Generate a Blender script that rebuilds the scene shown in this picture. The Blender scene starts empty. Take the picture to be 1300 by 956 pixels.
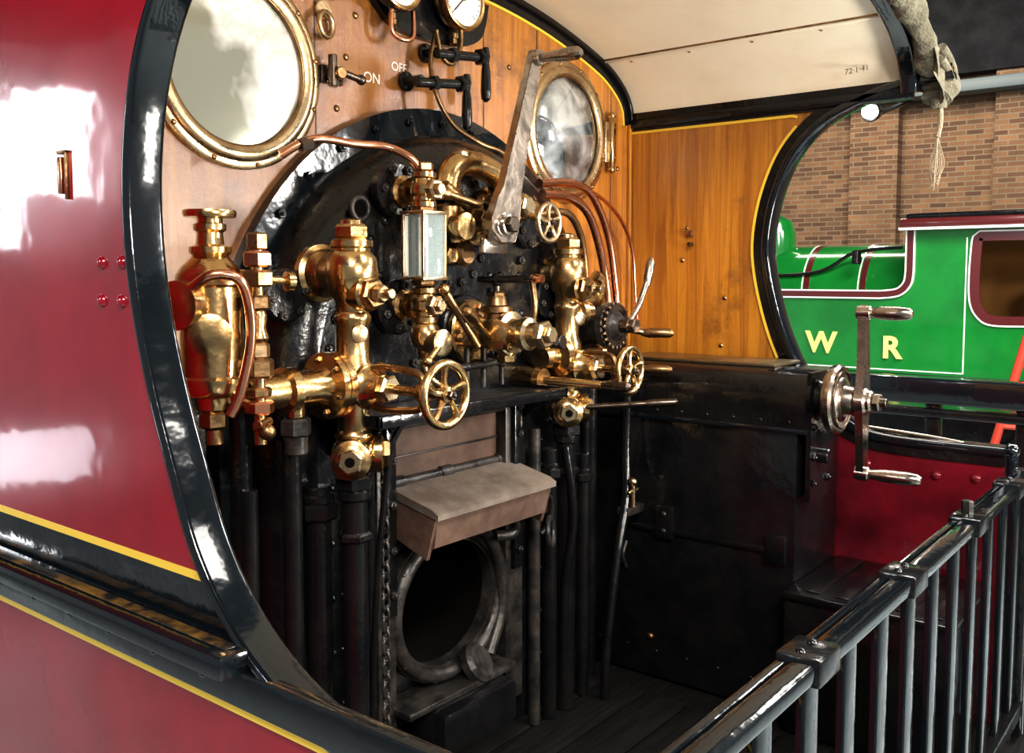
import bpy, bmesh, math, random
from mathutils import Vector, Matrix
from mathutils.geometry import tessellate_polygon
random.seed(7)
scn=bpy.context.scene
COL=scn.collection
PI=math.pi

# ------------------------------------------------------------------ materials
def new_mat(name):
    m=bpy.data.materials.new(name); m.use_nodes=True
    nt=m.node_tree; b=nt.nodes['Principled BSDF']
    return m,nt,b
def M(name,col,rough=.4,metal=0,coat=0,col2=None,vs=4,stretch=(1,1,1),lo=.4,hi=.65,bump=0,bs=40,rvar=0,detail=5,emit=0,dist=.02,spec=.5):
    m,nt,b=new_mat(name)
    N=nt.nodes;L=nt.links
    b.inputs['Base Color'].default_value=(*col,1)
    b.inputs['Roughness'].default_value=rough
    b.inputs['Metallic'].default_value=metal
    b.inputs['Specular IOR Level'].default_value=spec
    b.inputs['Coat Weight'].default_value=coat
    b.inputs['Coat Roughness'].default_value=.06
    tc=N.new('ShaderNodeTexCoord')
    mp=N.new('ShaderNodeMapping'); mp.inputs['Scale'].default_value=stretch
    L.new(tc.outputs['Object'],mp.inputs[0])
    if col2 or rvar:
        n=N.new('ShaderNodeTexNoise'); n.inputs['Scale'].default_value=vs; n.inputs['Detail'].default_value=detail
        n.inputs['Roughness'].default_value=.65
        L.new(mp.outputs[0],n.inputs[0])
        r=N.new('ShaderNodeValToRGB'); r.color_ramp.elements[0].position=lo; r.color_ramp.elements[1].position=hi
        c2=col2 or col
        r.color_ramp.elements[0].color=(*col,1); r.color_ramp.elements[1].color=(*c2,1)
        L.new(n.outputs[0],r.inputs[0]); L.new(r.outputs[0],b.inputs['Base Color'])
        if rvar:
            mr=N.new('ShaderNodeMapRange'); mr.inputs[1].default_value=.3; mr.inputs[2].default_value=.7
            mr.inputs[3].default_value=max(.03,rough-rvar); mr.inputs[4].default_value=rough+rvar
            L.new(n.outputs[0],mr.inputs[0]); L.new(mr.outputs[0],b.inputs['Roughness'])
    if bump:
        n2=N.new('ShaderNodeTexNoise'); n2.inputs['Scale'].default_value=bs; n2.inputs['Detail'].default_value=3
        L.new(mp.outputs[0],n2.inputs[0])
        bp=N.new('ShaderNodeBump'); bp.inputs['Strength'].default_value=bump; bp.inputs['Distance'].default_value=dist
        L.new(n2.outputs[0],bp.inputs['Height']); L.new(bp.outputs[0],b.inputs['Normal'])
        if coat: L.new(bp.outputs[0],b.inputs['Coat Normal'])
    if emit:
        b.inputs['Emission Color'].default_value=(*col,1); b.inputs['Emission Strength'].default_value=emit
    return m
brass=M('brass',(.66,.45,.21),.24,1,col2=(.35,.21,.09),vs=14,rvar=.10,bump=.10,bs=60,dist=.008)
brass2=M('brass_tarnished',(.38,.23,.11),.34,1,col2=(.14,.085,.04),vs=22,rvar=.1,bump=.12,bs=70,dist=.008)
brasspale=M('brass_pale',(.68,.53,.33),.28,1,col2=(.46,.32,.18),vs=18,rvar=.08,bump=.08,bs=60,dist=.008)
copper=M('copper',(.76,.37,.22),.24,1,col2=(.44,.18,.10),vs=20,rvar=.08)
blk=M('black_gloss_paint',(.004,.004,.005),.2,0,.15,col2=(.008,.0075,.007),vs=9,bump=.10,bs=35,rvar=.06,spec=.35)
blkrim=M('black_rim_paint',(.004,.006,.008),.13,0,.8,bump=.08,bs=16,spec=.4)
blkh=M('black_backhead_paint',(.004,.004,.005),.26,0,.25,col2=(.014,.013,.012),vs=9,lo=.5,hi=.78,bump=.26,bs=60,rvar=.08,dist=.006,spec=.4)
iron=M('worn_iron',(.022,.020,.019),.38,.5,col2=(.065,.055,.048),vs=16,bump=.2,bs=60,rvar=.12,dist=.008)
rust=M('dusty_rust_iron',(.060,.030,.019),.7,.1,col2=(.13,.075,.05),vs=9,lo=.42,hi=.7,bump=.3,bs=40,dist=.006)
plateg=M('dusty_plate',(.115,.087,.068),.5,.3,col2=(.20,.16,.13),vs=9,bump=.15,bs=50,dist=.008)
soot_hole_shade=M('soot_hole_shade',(.003,.0025,.002),.95,spec=.05)  # soot in the firehole; also paints the dark of open holes
steel=M('polished_steel',(.54,.46,.39),.24,1,col2=(.32,.26,.21),vs=20,rvar=.1,bump=.04)
steeld=M('dark_steel',(.18,.14,.11),.3,1,col2=(.07,.055,.045),vs=20,rvar=.1)
red=M('crimson_paint',(.30,.005,.016),.22,0,.8,col2=(.21,.003,.011),vs=2.5,bump=.10,bs=5,dist=.015,spec=.3)
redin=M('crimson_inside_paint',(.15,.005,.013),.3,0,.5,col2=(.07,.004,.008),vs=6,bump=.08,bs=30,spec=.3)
yel=M('yellow_lining',(.88,.58,.06),.35,0,.3)
yel2=M('gold_lettering',(.88,.72,.22),.35,0,.3)
cream=M('cream_roof_paint',(.88,.78,.62),.4,0,.3,col2=(.78,.65,.48),vs=3,lo=.45,hi=.8,bump=.03,bs=8)
white=M('dial_white',(.85,.82,.74),.4)
ink=M('ink',(.02,.02,.02),.5)
green=M('green_engine_paint',(.008,.19,.028),.16,0,1,col2=(.006,.14,.022),vs=2)
maroon=M('maroon_paint',(.09,.012,.012),.25,0,.6)
whitel=M('white_lining',(.8,.8,.75),.4)
canvas=M('canvas',(.11,.10,.065),.9,0,0,col2=(.21,.185,.135),vs=14,bump=.5,bs=120)
rope_m=M('hemp_rope',(.32,.25,.17),.95,bump=.5,bs=200)
concrete=M('hall_floor_concrete',(.50,.56,.57),.35,0,0,col2=(.42,.47,.48),vs=2,bump=.05)
darkceil=M('ceiling_dark',(.010,.011,.013),.8,col2=(.02,.02,.024),spec=.1)
steelblue=M('truss_paint',(.07,.10,.115),.5)
planks=M('floor_boards',(.005,.0045,.004),.8,0,0,col2=(.012,.010,.009),vs=5,stretch=(1,12,1),bump=.2,bs=20,spec=.12)
orangein=M('varnish_orange',(.50,.22,.05),.4)

def wood(name,c1,c2,c3,blot):
    m,nt,b=new_mat(name);N=nt.nodes;L=nt.links
    tc=N.new('ShaderNodeTexCoord'); mp=N.new('ShaderNodeMapping'); mp.inputs['Scale'].default_value=(34,34,1.3)
    L.new(tc.outputs['Object'],mp.inputs[0])
    n=N.new('ShaderNodeTexNoise'); n.inputs['Scale'].default_value=1.0; n.inputs['Detail'].default_value=8; n.inputs['Distortion'].default_value=.9
    n.inputs['Roughness'].default_value=.75
    L.new(mp.outputs[0],n.inputs[0])
    r=N.new('ShaderNodeValToRGB'); r.color_ramp.elements[0].position=.38; r.color_ramp.elements[1].position=.62
    r.color_ramp.elements[0].color=(*c2,1); r.color_ramp.elements[1].color=(*c1,1)
    L.new(n.outputs[0],r.inputs[0])
    n2=N.new('ShaderNodeTexNoise'); n2.inputs['Scale'].default_value=3.2; n2.inputs['Detail'].default_value=12; n2.inputs['Roughness'].default_value=.8
    L.new(tc.outputs['Object'],n2.inputs[0])
    r2=N.new('ShaderNodeValToRGB'); r2.color_ramp.elements[0].position=blot; r2.color_ramp.elements[1].position=blot+.13
    r2.color_ramp.elements[0].color=(0,0,0,1); r2.color_ramp.elements[1].color=(.85,.85,.85,1)
    L.new(n2.outputs[0],r2.inputs[0])
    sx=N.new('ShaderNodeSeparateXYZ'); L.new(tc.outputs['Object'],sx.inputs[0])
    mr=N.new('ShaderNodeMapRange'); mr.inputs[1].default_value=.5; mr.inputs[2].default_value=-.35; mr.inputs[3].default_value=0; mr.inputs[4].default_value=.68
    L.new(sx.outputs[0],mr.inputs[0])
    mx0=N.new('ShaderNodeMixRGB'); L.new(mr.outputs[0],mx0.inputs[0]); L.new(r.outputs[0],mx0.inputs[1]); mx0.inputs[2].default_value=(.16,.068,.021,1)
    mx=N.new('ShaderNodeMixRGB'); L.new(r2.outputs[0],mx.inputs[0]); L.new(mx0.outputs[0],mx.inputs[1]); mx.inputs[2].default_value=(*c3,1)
    L.new(mx.outputs[0],b.inputs['Base Color'])
    b.inputs['Roughness'].default_value=.28; b.inputs['Coat Weight'].default_value=1; b.inputs['Coat Roughness'].default_value=.09
    bp=N.new('ShaderNodeBump'); bp.inputs['Strength'].default_value=.35; bp.inputs['Distance'].default_value=.01
    L.new(n2.outputs[0],bp.inputs['Height']); L.new(bp.outputs[0],b.inputs['Normal']); L.new(bp.outputs[0],b.inputs['Coat Normal'])
    return m
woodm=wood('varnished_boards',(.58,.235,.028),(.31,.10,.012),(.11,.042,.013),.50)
woodside=wood('varnished_side_boards',(.58,.24,.024),(.32,.105,.010),(.19,.07,.014),.54)

def brick_mat():
    m,nt,b=new_mat('brick');N=nt.nodes;L=nt.links
    tc=N.new('ShaderNodeTexCoord'); s=N.new('ShaderNodeSeparateXYZ'); c=N.new('ShaderNodeCombineXYZ')
    L.new(tc.outputs['Object'],s.inputs[0]); L.new(s.outputs[1],c.inputs[0]); L.new(s.outputs[2],c.inputs[1])
    t=N.new('ShaderNodeTexBrick'); t.inputs['Scale'].default_value=1; t.inputs['Brick Width'].default_value=.20
    t.inputs['Row Height'].default_value=.062; t.inputs['Mortar Size'].default_value=.007
    t.inputs['Color1'].default_value=(.30,.165,.085,1); t.inputs['Color2'].default_value=(.12,.062,.038,1); t.inputs['Mortar'].default_value=(.27,.215,.15,1)
    L.new(c.outputs[0],t.inputs[0]); 
    n=N.new('ShaderNodeTexNoise'); n.inputs['Scale'].default_value=3; n.inputs['Detail'].default_value=6; L.new(tc.outputs['Object'],n.inputs[0])
    mx=N.new('ShaderNodeMixRGB'); mx.blend_type='MULTIPLY'; mx.inputs[0].default_value=.6
    L.new(t.outputs[0],mx.inputs[1]); L.new(n.outputs[0],mx.inputs[2]); L.new(mx.outputs[0],b.inputs['Base Color'])
    b.inputs['Roughness'].default_value=.9
    return m
brick=brick_mat()
def glass_mat(name,c1,c2,sc,rough,trans,p0=.42,p1=.58,leaf_reflection=False):
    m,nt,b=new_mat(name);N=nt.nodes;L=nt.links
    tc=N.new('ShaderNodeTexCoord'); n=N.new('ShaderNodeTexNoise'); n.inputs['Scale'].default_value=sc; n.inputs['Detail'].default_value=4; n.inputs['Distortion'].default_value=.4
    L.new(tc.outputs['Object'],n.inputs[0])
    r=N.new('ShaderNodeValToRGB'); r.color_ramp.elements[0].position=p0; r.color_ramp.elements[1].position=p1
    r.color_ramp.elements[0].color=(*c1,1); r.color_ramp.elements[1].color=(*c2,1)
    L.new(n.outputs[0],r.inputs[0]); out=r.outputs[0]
    if leaf_reflection:  # yellow crackle lines near the top paint a leafy reflection
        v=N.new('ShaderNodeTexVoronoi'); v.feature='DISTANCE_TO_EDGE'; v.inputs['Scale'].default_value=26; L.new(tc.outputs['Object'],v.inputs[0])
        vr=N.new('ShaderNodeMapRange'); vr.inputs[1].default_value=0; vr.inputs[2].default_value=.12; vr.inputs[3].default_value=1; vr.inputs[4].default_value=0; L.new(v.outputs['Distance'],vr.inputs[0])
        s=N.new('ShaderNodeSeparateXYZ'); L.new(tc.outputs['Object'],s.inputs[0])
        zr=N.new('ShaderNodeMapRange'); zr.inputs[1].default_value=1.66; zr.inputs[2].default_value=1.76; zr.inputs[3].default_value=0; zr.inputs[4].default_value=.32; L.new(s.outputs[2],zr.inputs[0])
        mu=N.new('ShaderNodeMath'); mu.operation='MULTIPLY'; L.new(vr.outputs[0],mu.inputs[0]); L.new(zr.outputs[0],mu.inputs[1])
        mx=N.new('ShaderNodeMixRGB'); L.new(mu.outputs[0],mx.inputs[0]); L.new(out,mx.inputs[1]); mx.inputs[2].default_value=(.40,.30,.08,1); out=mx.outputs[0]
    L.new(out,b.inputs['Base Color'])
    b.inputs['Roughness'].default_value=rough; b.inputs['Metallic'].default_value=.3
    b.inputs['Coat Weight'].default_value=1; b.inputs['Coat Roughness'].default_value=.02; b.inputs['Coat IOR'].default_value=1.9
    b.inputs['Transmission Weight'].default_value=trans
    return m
glassL=glass_mat('reflection_tinted_glass',(.36,.36,.28),(1,.99,.94),3.8,.10,.05,.46,.56,True)  # pale mottling paints bright reflections into the pane colour
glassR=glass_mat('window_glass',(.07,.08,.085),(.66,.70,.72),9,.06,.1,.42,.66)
def clear_glass():
    m,nt,b=new_mat('gauge_glass'); b.inputs['Alpha'].default_value=.16; b.inputs['Roughness'].default_value=.03
    b.inputs['Base Color'].default_value=(.8,.95,.95,1); b.inputs['Coat Weight'].default_value=.5
    return m
gglass=clear_glass()
lampm=M('lamp_glow',(1,.97,.9),.4,emit=180)

# ------------------------------------------------------------------ builder
def catmull(pts,n=6):
    P=[Vector(p) for p in pts]
    if len(P)<3: return P
    out=[]
    for i in range(len(P)-1):
        p0=P[max(i-1,0)];p1=P[i];p2=P[i+1];p3=P[min(i+2,len(P)-1)]
        for k in range(n):
            t=k/n
            out.append(.5*((2*p1)+(-p0+p2)*t+(2*p0-5*p1+4*p2-p3)*t*t+(-p0+3*p1-3*p2+p3)*t**3))
    out.append(P[-1]); return out
def frame(ax):
    a=Vector(ax).normalized()
    h=Vector((0,0,1)) if abs(a.z)<.9 else Vector((1,0,0))
    u=h.cross(a).normalized(); v=a.cross(u).normalized()
    return a,u,v
PL={'x':lambda u,v,o:(o,u,v),'y':lambda u,v,o:(u,o,v),'z':lambda u,v,o:(u,v,o)}
def rr(w0,w1,h0,h1,r,n=4):
    pts=[]
    for cx,cy,a0 in ((w1-r,h1-r,0),(w0+r,h1-r,90),(w0+r,h0+r,180),(w1-r,h0+r,270)):
        for k in range(n+1):
            a=math.radians(a0+90*k/n); pts.append((cx+r*math.cos(a),cy+r*math.sin(a)))
    return pts
class B:
    def __init__(s,name,parent=None):
        s.name=name; s.v=[]; s.f=[]; s.m=[]; s.mats=[]; s.parent=parent
    def add(s,vs,fs,mat):
        if mat not in s.mats: s.mats.append(mat)
        k=s.mats.index(mat); o=len(s.v)
        s.v+=[tuple(v) for v in vs]
        for f in fs: s.f.append([i+o for i in f]); s.m.append(k)
    def lathe(s,p,ax,prof,mat,seg=28,closed=False,ell=None,rot=0,caps=True):
        a,u,v=frame(ax); p=Vector(p); vs=[];fs=[]
        e=ell or (1,1)
        for (h,r) in prof:
            for k in range(seg):
                t=2*PI*k/seg+rot
                vs.append(p+a*h+u*(math.cos(t)*max(r,1e-5)*e[0])+v*(math.sin(t)*max(r,1e-5)*e[1]))
        n=len(prof)
        for i in range(n if closed else n-1):
            j=(i+1)%n
            for k in range(seg):
                q=(k+1)%seg
                fs.append([i*seg+k,i*seg+q,j*seg+q,j*seg+k])
        if not closed:
            if caps: fs.append(list(range(seg))[::-1])
            fs.append([(n-1)*seg+k for k in range(seg)])
        s.add(vs,fs,mat)
    def cyl(s,p,q,r,mat,seg=20,ch=None,r2=None):
        p=Vector(p);q=Vector(q);L=(q-p).length
        r2=r if r2 is None else r2
        c=ch if ch is not None else min(r,r2)*.15
        c=min(c,L*.3)
        s.lathe(p,q-p,[(0,r-c),(c,r),(L-c,r2),(L,r2-c)],mat,seg)
    def hexn(s,p,ax,r,h,mat,rot=0):
        a=Vector(ax).normalized(); p=Vector(p)
        c=min(r*.16,h*.25)
        s.lathe(p,a,[(0,r-c),(c,r),(h-c,r),(h,r-c)],mat,6,rot=rot)
    def bolt(s,p,ax,r,mat,h=None):
        h=h or r*.9
        s.hexn(p,ax,r,h,mat,rot=random.random())
        a=Vector(ax).normalized()
        s.lathe(Vector(p)+a*h*.95,a,[(0,r*.5),(r*.35,r*.5),(r*.5,r*.3)],mat,10)
    def rivet(s,p,ax,r,mat):
        s.lathe(p,ax,[(0,r),(r*.35,r*.88),(r*.6,r*.6),(r*.72,r*.2)],mat,14)
    def ball(s,p,r,mat,seg=20,ax=(0,0,1),k=1):
        pr=[(-math.cos(PI*i/12)*r*k,math.sin(PI*i/12)*r) for i in range(13)]
        s.lathe(p,ax,pr,mat,seg)
    def torus(s,p,ax,R,r,mat,seg=36,sg=10,ell=None):
        pr=[(math.sin(2*PI*i/sg)*r,R+math.cos(2*PI*i/sg)*r) for i in range(sg)]
        s.lathe(p,ax,pr,mat,seg,closed=True,ell=ell)
    def tube(s,pts,r,mat,seg=10,smooth=6,radii=None):
        P=catmull(pts,smooth) if smooth else [Vector(p) for p in pts]
        n=len(P); vs=[];fs=[]
        T=(P[1]-P[0]).normalized(); a,u,v=frame(T)
        for i in range(n):
            t=(P[min(i+1,n-1)]-P[max(i-1,0)]).normalized()
            u=(u-t*u.dot(t)).normalized(); v=t.cross(u)
            rad=r if radii is None else radii(i/(n-1))
            for k in range(seg):
                g=2*PI*k/seg
                vs.append(P[i]+u*math.cos(g)*rad+v*math.sin(g)*rad)
        for i in range(n-1):
            for k in range(seg):
                q=(k+1)%seg; fs.append([i*seg+k,i*seg+q,(i+1)*seg+q,(i+1)*seg+k])
        fs.append(list(range(seg))[::-1]); fs.append([(n-1)*seg+k for k in range(seg)])
        s.add(vs,fs,mat)
    def box(s,lo,hi,mat,c=.003,M4=None):
        lo=Vector(lo);hi=Vector(hi); bm=bmesh.new()
        bmesh.ops.create_cube(bm,size=1)
        for v in bm.verts:
            v.co=Vector([(lo[i]+hi[i])/2+v.co[i]*(hi[i]-lo[i]) for i in range(3)])
        c=min(c,min(hi[i]-lo[i] for i in range(3))*.3)
        if c>0: bmesh.ops.bevel(bm,geom=bm.edges[:],offset=c,segments=2,affect='EDGES',profile=.5)
        if M4 is not None: bm.transform(M4)
        bm.verts.index_update()
        s.add([v.co.copy() for v in bm.verts],[[v.index for v in f.verts] for f in bm.faces],mat); bm.free()
    def plate(s,outer,holes,plane,o0,o1,mat,side=None):
        loops=[outer]+list(holes); flat=[p for l in loops for p in l]
        tris=tessellate_polygon([[Vector((p[0],p[1],0)) for p in l] for l in loops])
        n=len(flat); F=PL[plane]
        vs=[F(p[0],p[1],o0) for p in flat]+[F(p[0],p[1],o1) for p in flat]
        fs=[list(t) for t in tris]+[[i+n for i in t[::-1]] for t in tris]
        s.add(vs,fs,mat)
        fs2=[];st=0
        for l in loops:
            m=len(l)
            for i in range(m):
                j=(i+1)%m; fs2.append([st+i,st+j,n+st+j,n+st+i])
            st+=m
        s.add(vs,fs2,side or mat)
    def sweep(s,pts,plane,prof,mat,flip=1,closed=False):
        P=[Vector((p[0],p[1])) for p in pts]; n=len(P); F=PL[plane]; vs=[];fs=[];m=len(prof)
        for i in range(n):
            if closed: t=(P[(i+1)%n]-P[i-1]).normalized()
            else: t=(P[min(i+1,n-1)]-P[max(i-1,0)]).normalized()
            nn=Vector((-t.y,t.x))*flip
            for (a,d) in prof:
                q=P[i]+nn*a; vs.append(F(q.x,q.y,d))
        for i in range(n if closed else n-1):
            i2=(i+1)%n
            for k in range(m):
                q=(k+1)%m; fs.append([i*m+k,i*m+q,i2*m+q,i2*m+k])
        if not closed:
            fs.append(list(range(m))[::-1]); fs.append([(n-1)*m+k for k in range(m)])
        s.add(vs,fs,mat)
    def flange(s,p,ax,r,h,mat,nb,bm_,br=.008,rot=0,rb=None):
        s.cyl(p,Vector(p)+Vector(ax).normalized()*h,r,mat,32,ch=h*.2)
        a,u,v=frame(ax); rb=rb or r*.78
        for k in range(nb):
            t=2*PI*k/nb+rot
            s.bolt(Vector(p)+a*h+(u*math.cos(t)+v*math.sin(t))*rb,a,br,bm_)
    def text(s,body,size,mat4,mat,ext=.002,bold=0):
        c=bpy.data.curves.new('t','FONT'); c.body=body; c.size=size; c.extrude=ext; c.offset=bold; c.align_x='CENTER'; c.align_y='CENTER'
        o=bpy.data.objects.new('t',c); COL.objects.link(o)
        dg=bpy.context.evaluated_depsgraph_get(); me=bpy.data.meshes.new_from_object(o.evaluated_get(dg))
        s.add([mat4@v.co for v in me.vertices],[list(p.vertices) for p in me.polygons],mat)
        bpy.data.objects.remove(o)
    def done(s,ang=38):
        me=bpy.data.meshes.new(s.name); me.from_pydata(s.v,[],s.f)
        for m in s.mats: me.materials.append(m)
        me.polygons.foreach_set('material_index',s.m)
        bm=bmesh.new(); bm.from_mesh(me); bmesh.ops.recalc_face_normals(bm,faces=bm.faces[:]); bm.to_mesh(me); bm.free()
        for p in me.polygons: p.use_smooth=True
        me.set_sharp_from_angle(angle=math.radians(ang))
        me.update()
        o=bpy.data.objects.new(s.name,me); COL.objects.link(o)
        if s.parent: o.parent=s.parent
        return o
def empty(name):
    e=bpy.data.objects.new(name,None); COL.objects.link(e); return e
def circ(cx,cz,r,n=48,e=1):
    return [(cx+r*math.cos(2*PI*k/n),cz+r*e*math.sin(2*PI*k/n)) for k in range(n)]
def c2(pts,n=6): return [(p.x,p.y) for p in catmull([(a,b,0) for a,b in pts],n)]

# ------------------------------------------------------------------ cab shell
cab=empty('steam_locomotive_cab')
roofhalf=[(.978,1.70),(.965,1.76),(.91,1.82),(.79,1.88),(.53,1.945),(.27,1.98),(0,1.99)]
rh=c2(roofhalf,5)
roofarc=rh+[(-x,z) for x,z in rh[::-1][1:]]
b=B('bulkhead',cab)
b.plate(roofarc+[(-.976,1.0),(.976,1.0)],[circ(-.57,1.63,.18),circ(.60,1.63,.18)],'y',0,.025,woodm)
b.plate([(-.976,1.0),(.976,1.0),(.976,-.05),(-.976,-.05)],[circ(-.12,.42,.22)],'y',0,.025,blkh)
for x in (-.36,.22,.46,.86):
    b.box((x-.0015,-.001,1.0),(x+.0015,.002,1.93 if abs(x)<.5 else 1.84),ink,0)
b.sweep(roofarc,'y',[(0,-.004),(0,.0),(.042,.0),(.042,-.004)],blk)
b.sweep(roofarc,'y',[(.042,-.005),(.042,.0),(.049,.0),(.049,-.005)],yel)
b.sweep(roofarc,'y',rr(-.004,.014,-.018,0,.005),blk)
b.text('ON',.034,Matrix.Translation((-.19,-.001,1.665))@Matrix.Rotation(PI/2,4,'X'),white,.0008)
b.text('OFF',.030,Matrix.Translation((-.10,-.001,1.705))@Matrix.Rotation(PI/2,4,'X'),white,.0008)
for (x,z) in ((-.24,1.80),(-.08,1.60),(.30,1.52),(.33,1.78),(.45,1.40),(.86,1.20),(.70,1.30),(.90,1.55),(-.30,1.58),(-.2,1.88),(-.27,1.70)):
    b.rivet((x,0,z),(0,-1,0),.008,brass2)
b.done()

near=c2([(-.97,1.735),(-.76,1.73),(-.59,1.715),(-.47,1.67),(-.395,1.60),(-.34,1.50),(-.312,1.38),(-.31,1.26),(-.33,1.14),(-.368,1.02),(-.415,.91),(-.468,.80),(-.545,.71),(-.64,.645),(-.76,.60),(-.92,.575),(-1.15,.57)],5)
b=B('near_side_sheet',cab)
def y_at(z):
    seg=[p for p in near if p[1]<1.4]
    for i in range(len(seg)-1):
        if seg[i][1]>=z>=seg[i+1][1]:
            t=(seg[i][1]-z)/(seg[i][1]-seg[i+1][1]+1e-9); return seg[i][0]+t*(seg[i+1][0]-seg[i][0])
    return seg[-1][0]
def band(z0,z1,x0,x1,mat):
    ya=y_at(z1);yb=y_at(z0)
    mid=[p for p in near if z0<p[1]<z1 and p[1]<1.4]
    b.plate([(1.4,z0),(1.4,z1),(ya,z1)]+mid+[(yb,z0)],[],'x',x0,x1,mat)
upc=[p for p in near if p[1]>.77]
b.plate([(1.4,.77),(1.4,1.80),(-.97,1.80)]+upc+[(y_at(.77),.77)],[],'x',-.985,-.978,red)
band(.757,.77,-.9855,-.978,yel)
band(.66,.757,-.985,-.978,blkrim)
b.plate([(1.4,-.25),(1.4,.66),(y_at(.66),.66)]+[p for p in near if p[1]<.66]+[(-1.15,-.25)],[],'x',-.982,-.978,red)
b.box((-1.04,-.60,.655),(-.978,1.4,.69),blkrim,.008)
b.box((-1.016,-.58,.686),(-.996,1.4,.6915),M('ledge_reflection',(.22,.11,.02),.4,0,.3,col2=(.008,.007,.006),vs=7,lo=.4,hi=.55),.001)  # yellow-brown reflection on the black ledge top, painted as a strip
b.box((-1.0,-1.15,.602),(-.978,1.4,.657),blkrim,.004)
b.box((-.990,-1.15,.586),(-.978,1.4,.602),yel,.001)
b.sweep(near,'x',rr(-.016,.004,-.998,-.934,.009),blkrim,flip=1)
for (y,z) in ((-.225,1.22),(-.285,1.22),(-.222,1.16),(-.282,1.16)):
    b.rivet((-.985,y,z),(-1,0,0),.011,red)
for k in range(12): b.rivet((-1.0,-.5+k*.13,.63),(-1,0,0),.006,blkrim)
b.box((-.992,-.113,1.335),(-.984,-.100,1.395),copper,.003)
b.box((-.991,-.128,1.325),(-.984,-.123,1.405),brass2,.001); b.box((-.991,-.128,1.400),(-.984,-.098,1.405),brass2,.001)
b.done()

far=c2([(-1.0,1.735),(-.86,1.725),(-.74,1.69),(-.64,1.64),(-.56,1.555),(-.51,1.44),(-.487,1.32),(-.492,1.22),(-.52,1.10),(-.56,.99),(-.61,.90),(-.68,.82),(-.77,.76),(-.88,.738),(-1.16,.735)],5)
b=B('far_side_sheet',cab)
fu=[p for p in far if p[1]>.93]
ylow=fu[-1][0]
b.plate([(0,1.72),(0,.93),(ylow,.93)]+fu[::-1]+[(-1.0,1.76),(0,1.76)],[],'x',.98,.99,woodside,side=blk)
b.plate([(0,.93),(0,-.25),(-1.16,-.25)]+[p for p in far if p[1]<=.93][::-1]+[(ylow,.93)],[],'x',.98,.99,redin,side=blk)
b.sweep(far,'x',[(.040,.974),(.040,.981),(0,.981),(0,.974)],blk)
b.sweep(far,'x',rr(-.012,.012,.962,1.03,.006),blkrim)
b.plate([(0,1.678),(-.70,1.678),(-.95,1.71),(-.95,1.76),(0,1.76)],[],'x',.973,.981,blk)
off=[]
for i in range(len(far)):
    a=Vector(far[max(i-1,0)]);c=Vector(far[min(i+1,len(far)-1)]);t=(c-a).normalized(); q=Vector(far[i])+Vector((-t.y,t.x))*.044
    off.append((q.x,q.y))
off=[p for p in off if .935<p[1]<1.655 and p[0]>-.70]
corner=[(-.004,1.672),(-.3,1.672),(-.56,1.672),(off[0][0]-.0,1.668)]
b.sweep(corner,'x',[(-.004,.972),(-.004,.981),(.004,.981),(.004,.972)],yel)
b.sweep(off,'x',[(-.004,.972),(-.004,.981),(.004,.981),(.004,.972)],yel)
b.box((.960,-.012,.93),(.976,0,1.70),woodside,.004)
b.box((.965,-.24,1.325),(.98,-.215,1.345),brass2,.003); b.rivet((.966,-.222,1.352),(-1,0,0),.007,brass2)
b.cyl((.975,-.235,1.30),(.955,-.235,1.30),.007,steeld)
for (y,z) in ((-.87,.64),(-.99,.65),(-1.09,.655),(-.80,.66),(-.2,1.25),(-.35,1.13),(-.34,.98)):
    b.rivet((.98,y,z),(-1,0,0),.014 if z<.8 else .008,redin if z<.8 else brass2)
for y in (-.02,-.12,-.22,-.32,-.42): b.rivet((.973,y,1.69),(-1,0,0),.004,blk)
b.done()

b=B('roof',cab)
b.sweep(roofarc,'y',[(0,.15),(0,-.88),(-.02,-.88),(-.02,.15)],cream)
b.sweep(roofarc,'y',rr(-.035,.030,-.92,-.87,.012),blkrim)
def roofz(x):
    for i in range(len(rh)-1):
        if rh[i][0]>=x>=rh[i+1][0]:
            t=(rh[i][0]-x)/(rh[i][0]-rh[i+1][0]); return rh[i][1]+t*(rh[i+1][1]-rh[i][1])
    return 1.70
for x in (.80,.30,-.3,-.8):
    z=roofz(abs(x))
    b.box((x-.006,-.87,z-.006),(x+.006,0,z+.004),cream,.003)
    b.box((x-.010,-.87,z-.001),(x-.0065,0,z+.004),brass2,.0)
for y in (-.1,-.3,-.5,-.7):
    for x in (.80,.3): b.rivet((x+.02,y,roofz(x+.02)-.001),(0,0,-1),.004,brass2)
for (x) in (.982,-.982):
    b.box((x-.02,-.90,1.685),(x+.02,0,1.715),blk,.006)
b.text('72·1·41',.022,Matrix.Translation((.935,-.76,1.773))@Matrix(((.35,0,-.9,0),(-.9,0,-.3,0),(.15,1,-.2,0),(0,0,0,1))).to_3x3().to_4x4(),ink,.0003)
b.done()

b=B('footplate_floor',cab)
b.plate([(-.976,.02),(.976,.02),(.976,-1.3),(-.976,-1.3)],[],'z',-.05,-.012,planks)
for i in range(9):
    y=-.06-i*.135
    b.box((-.96,y-.128,-.012),(.56,y,0),planks,.004)
b.done()

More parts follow.
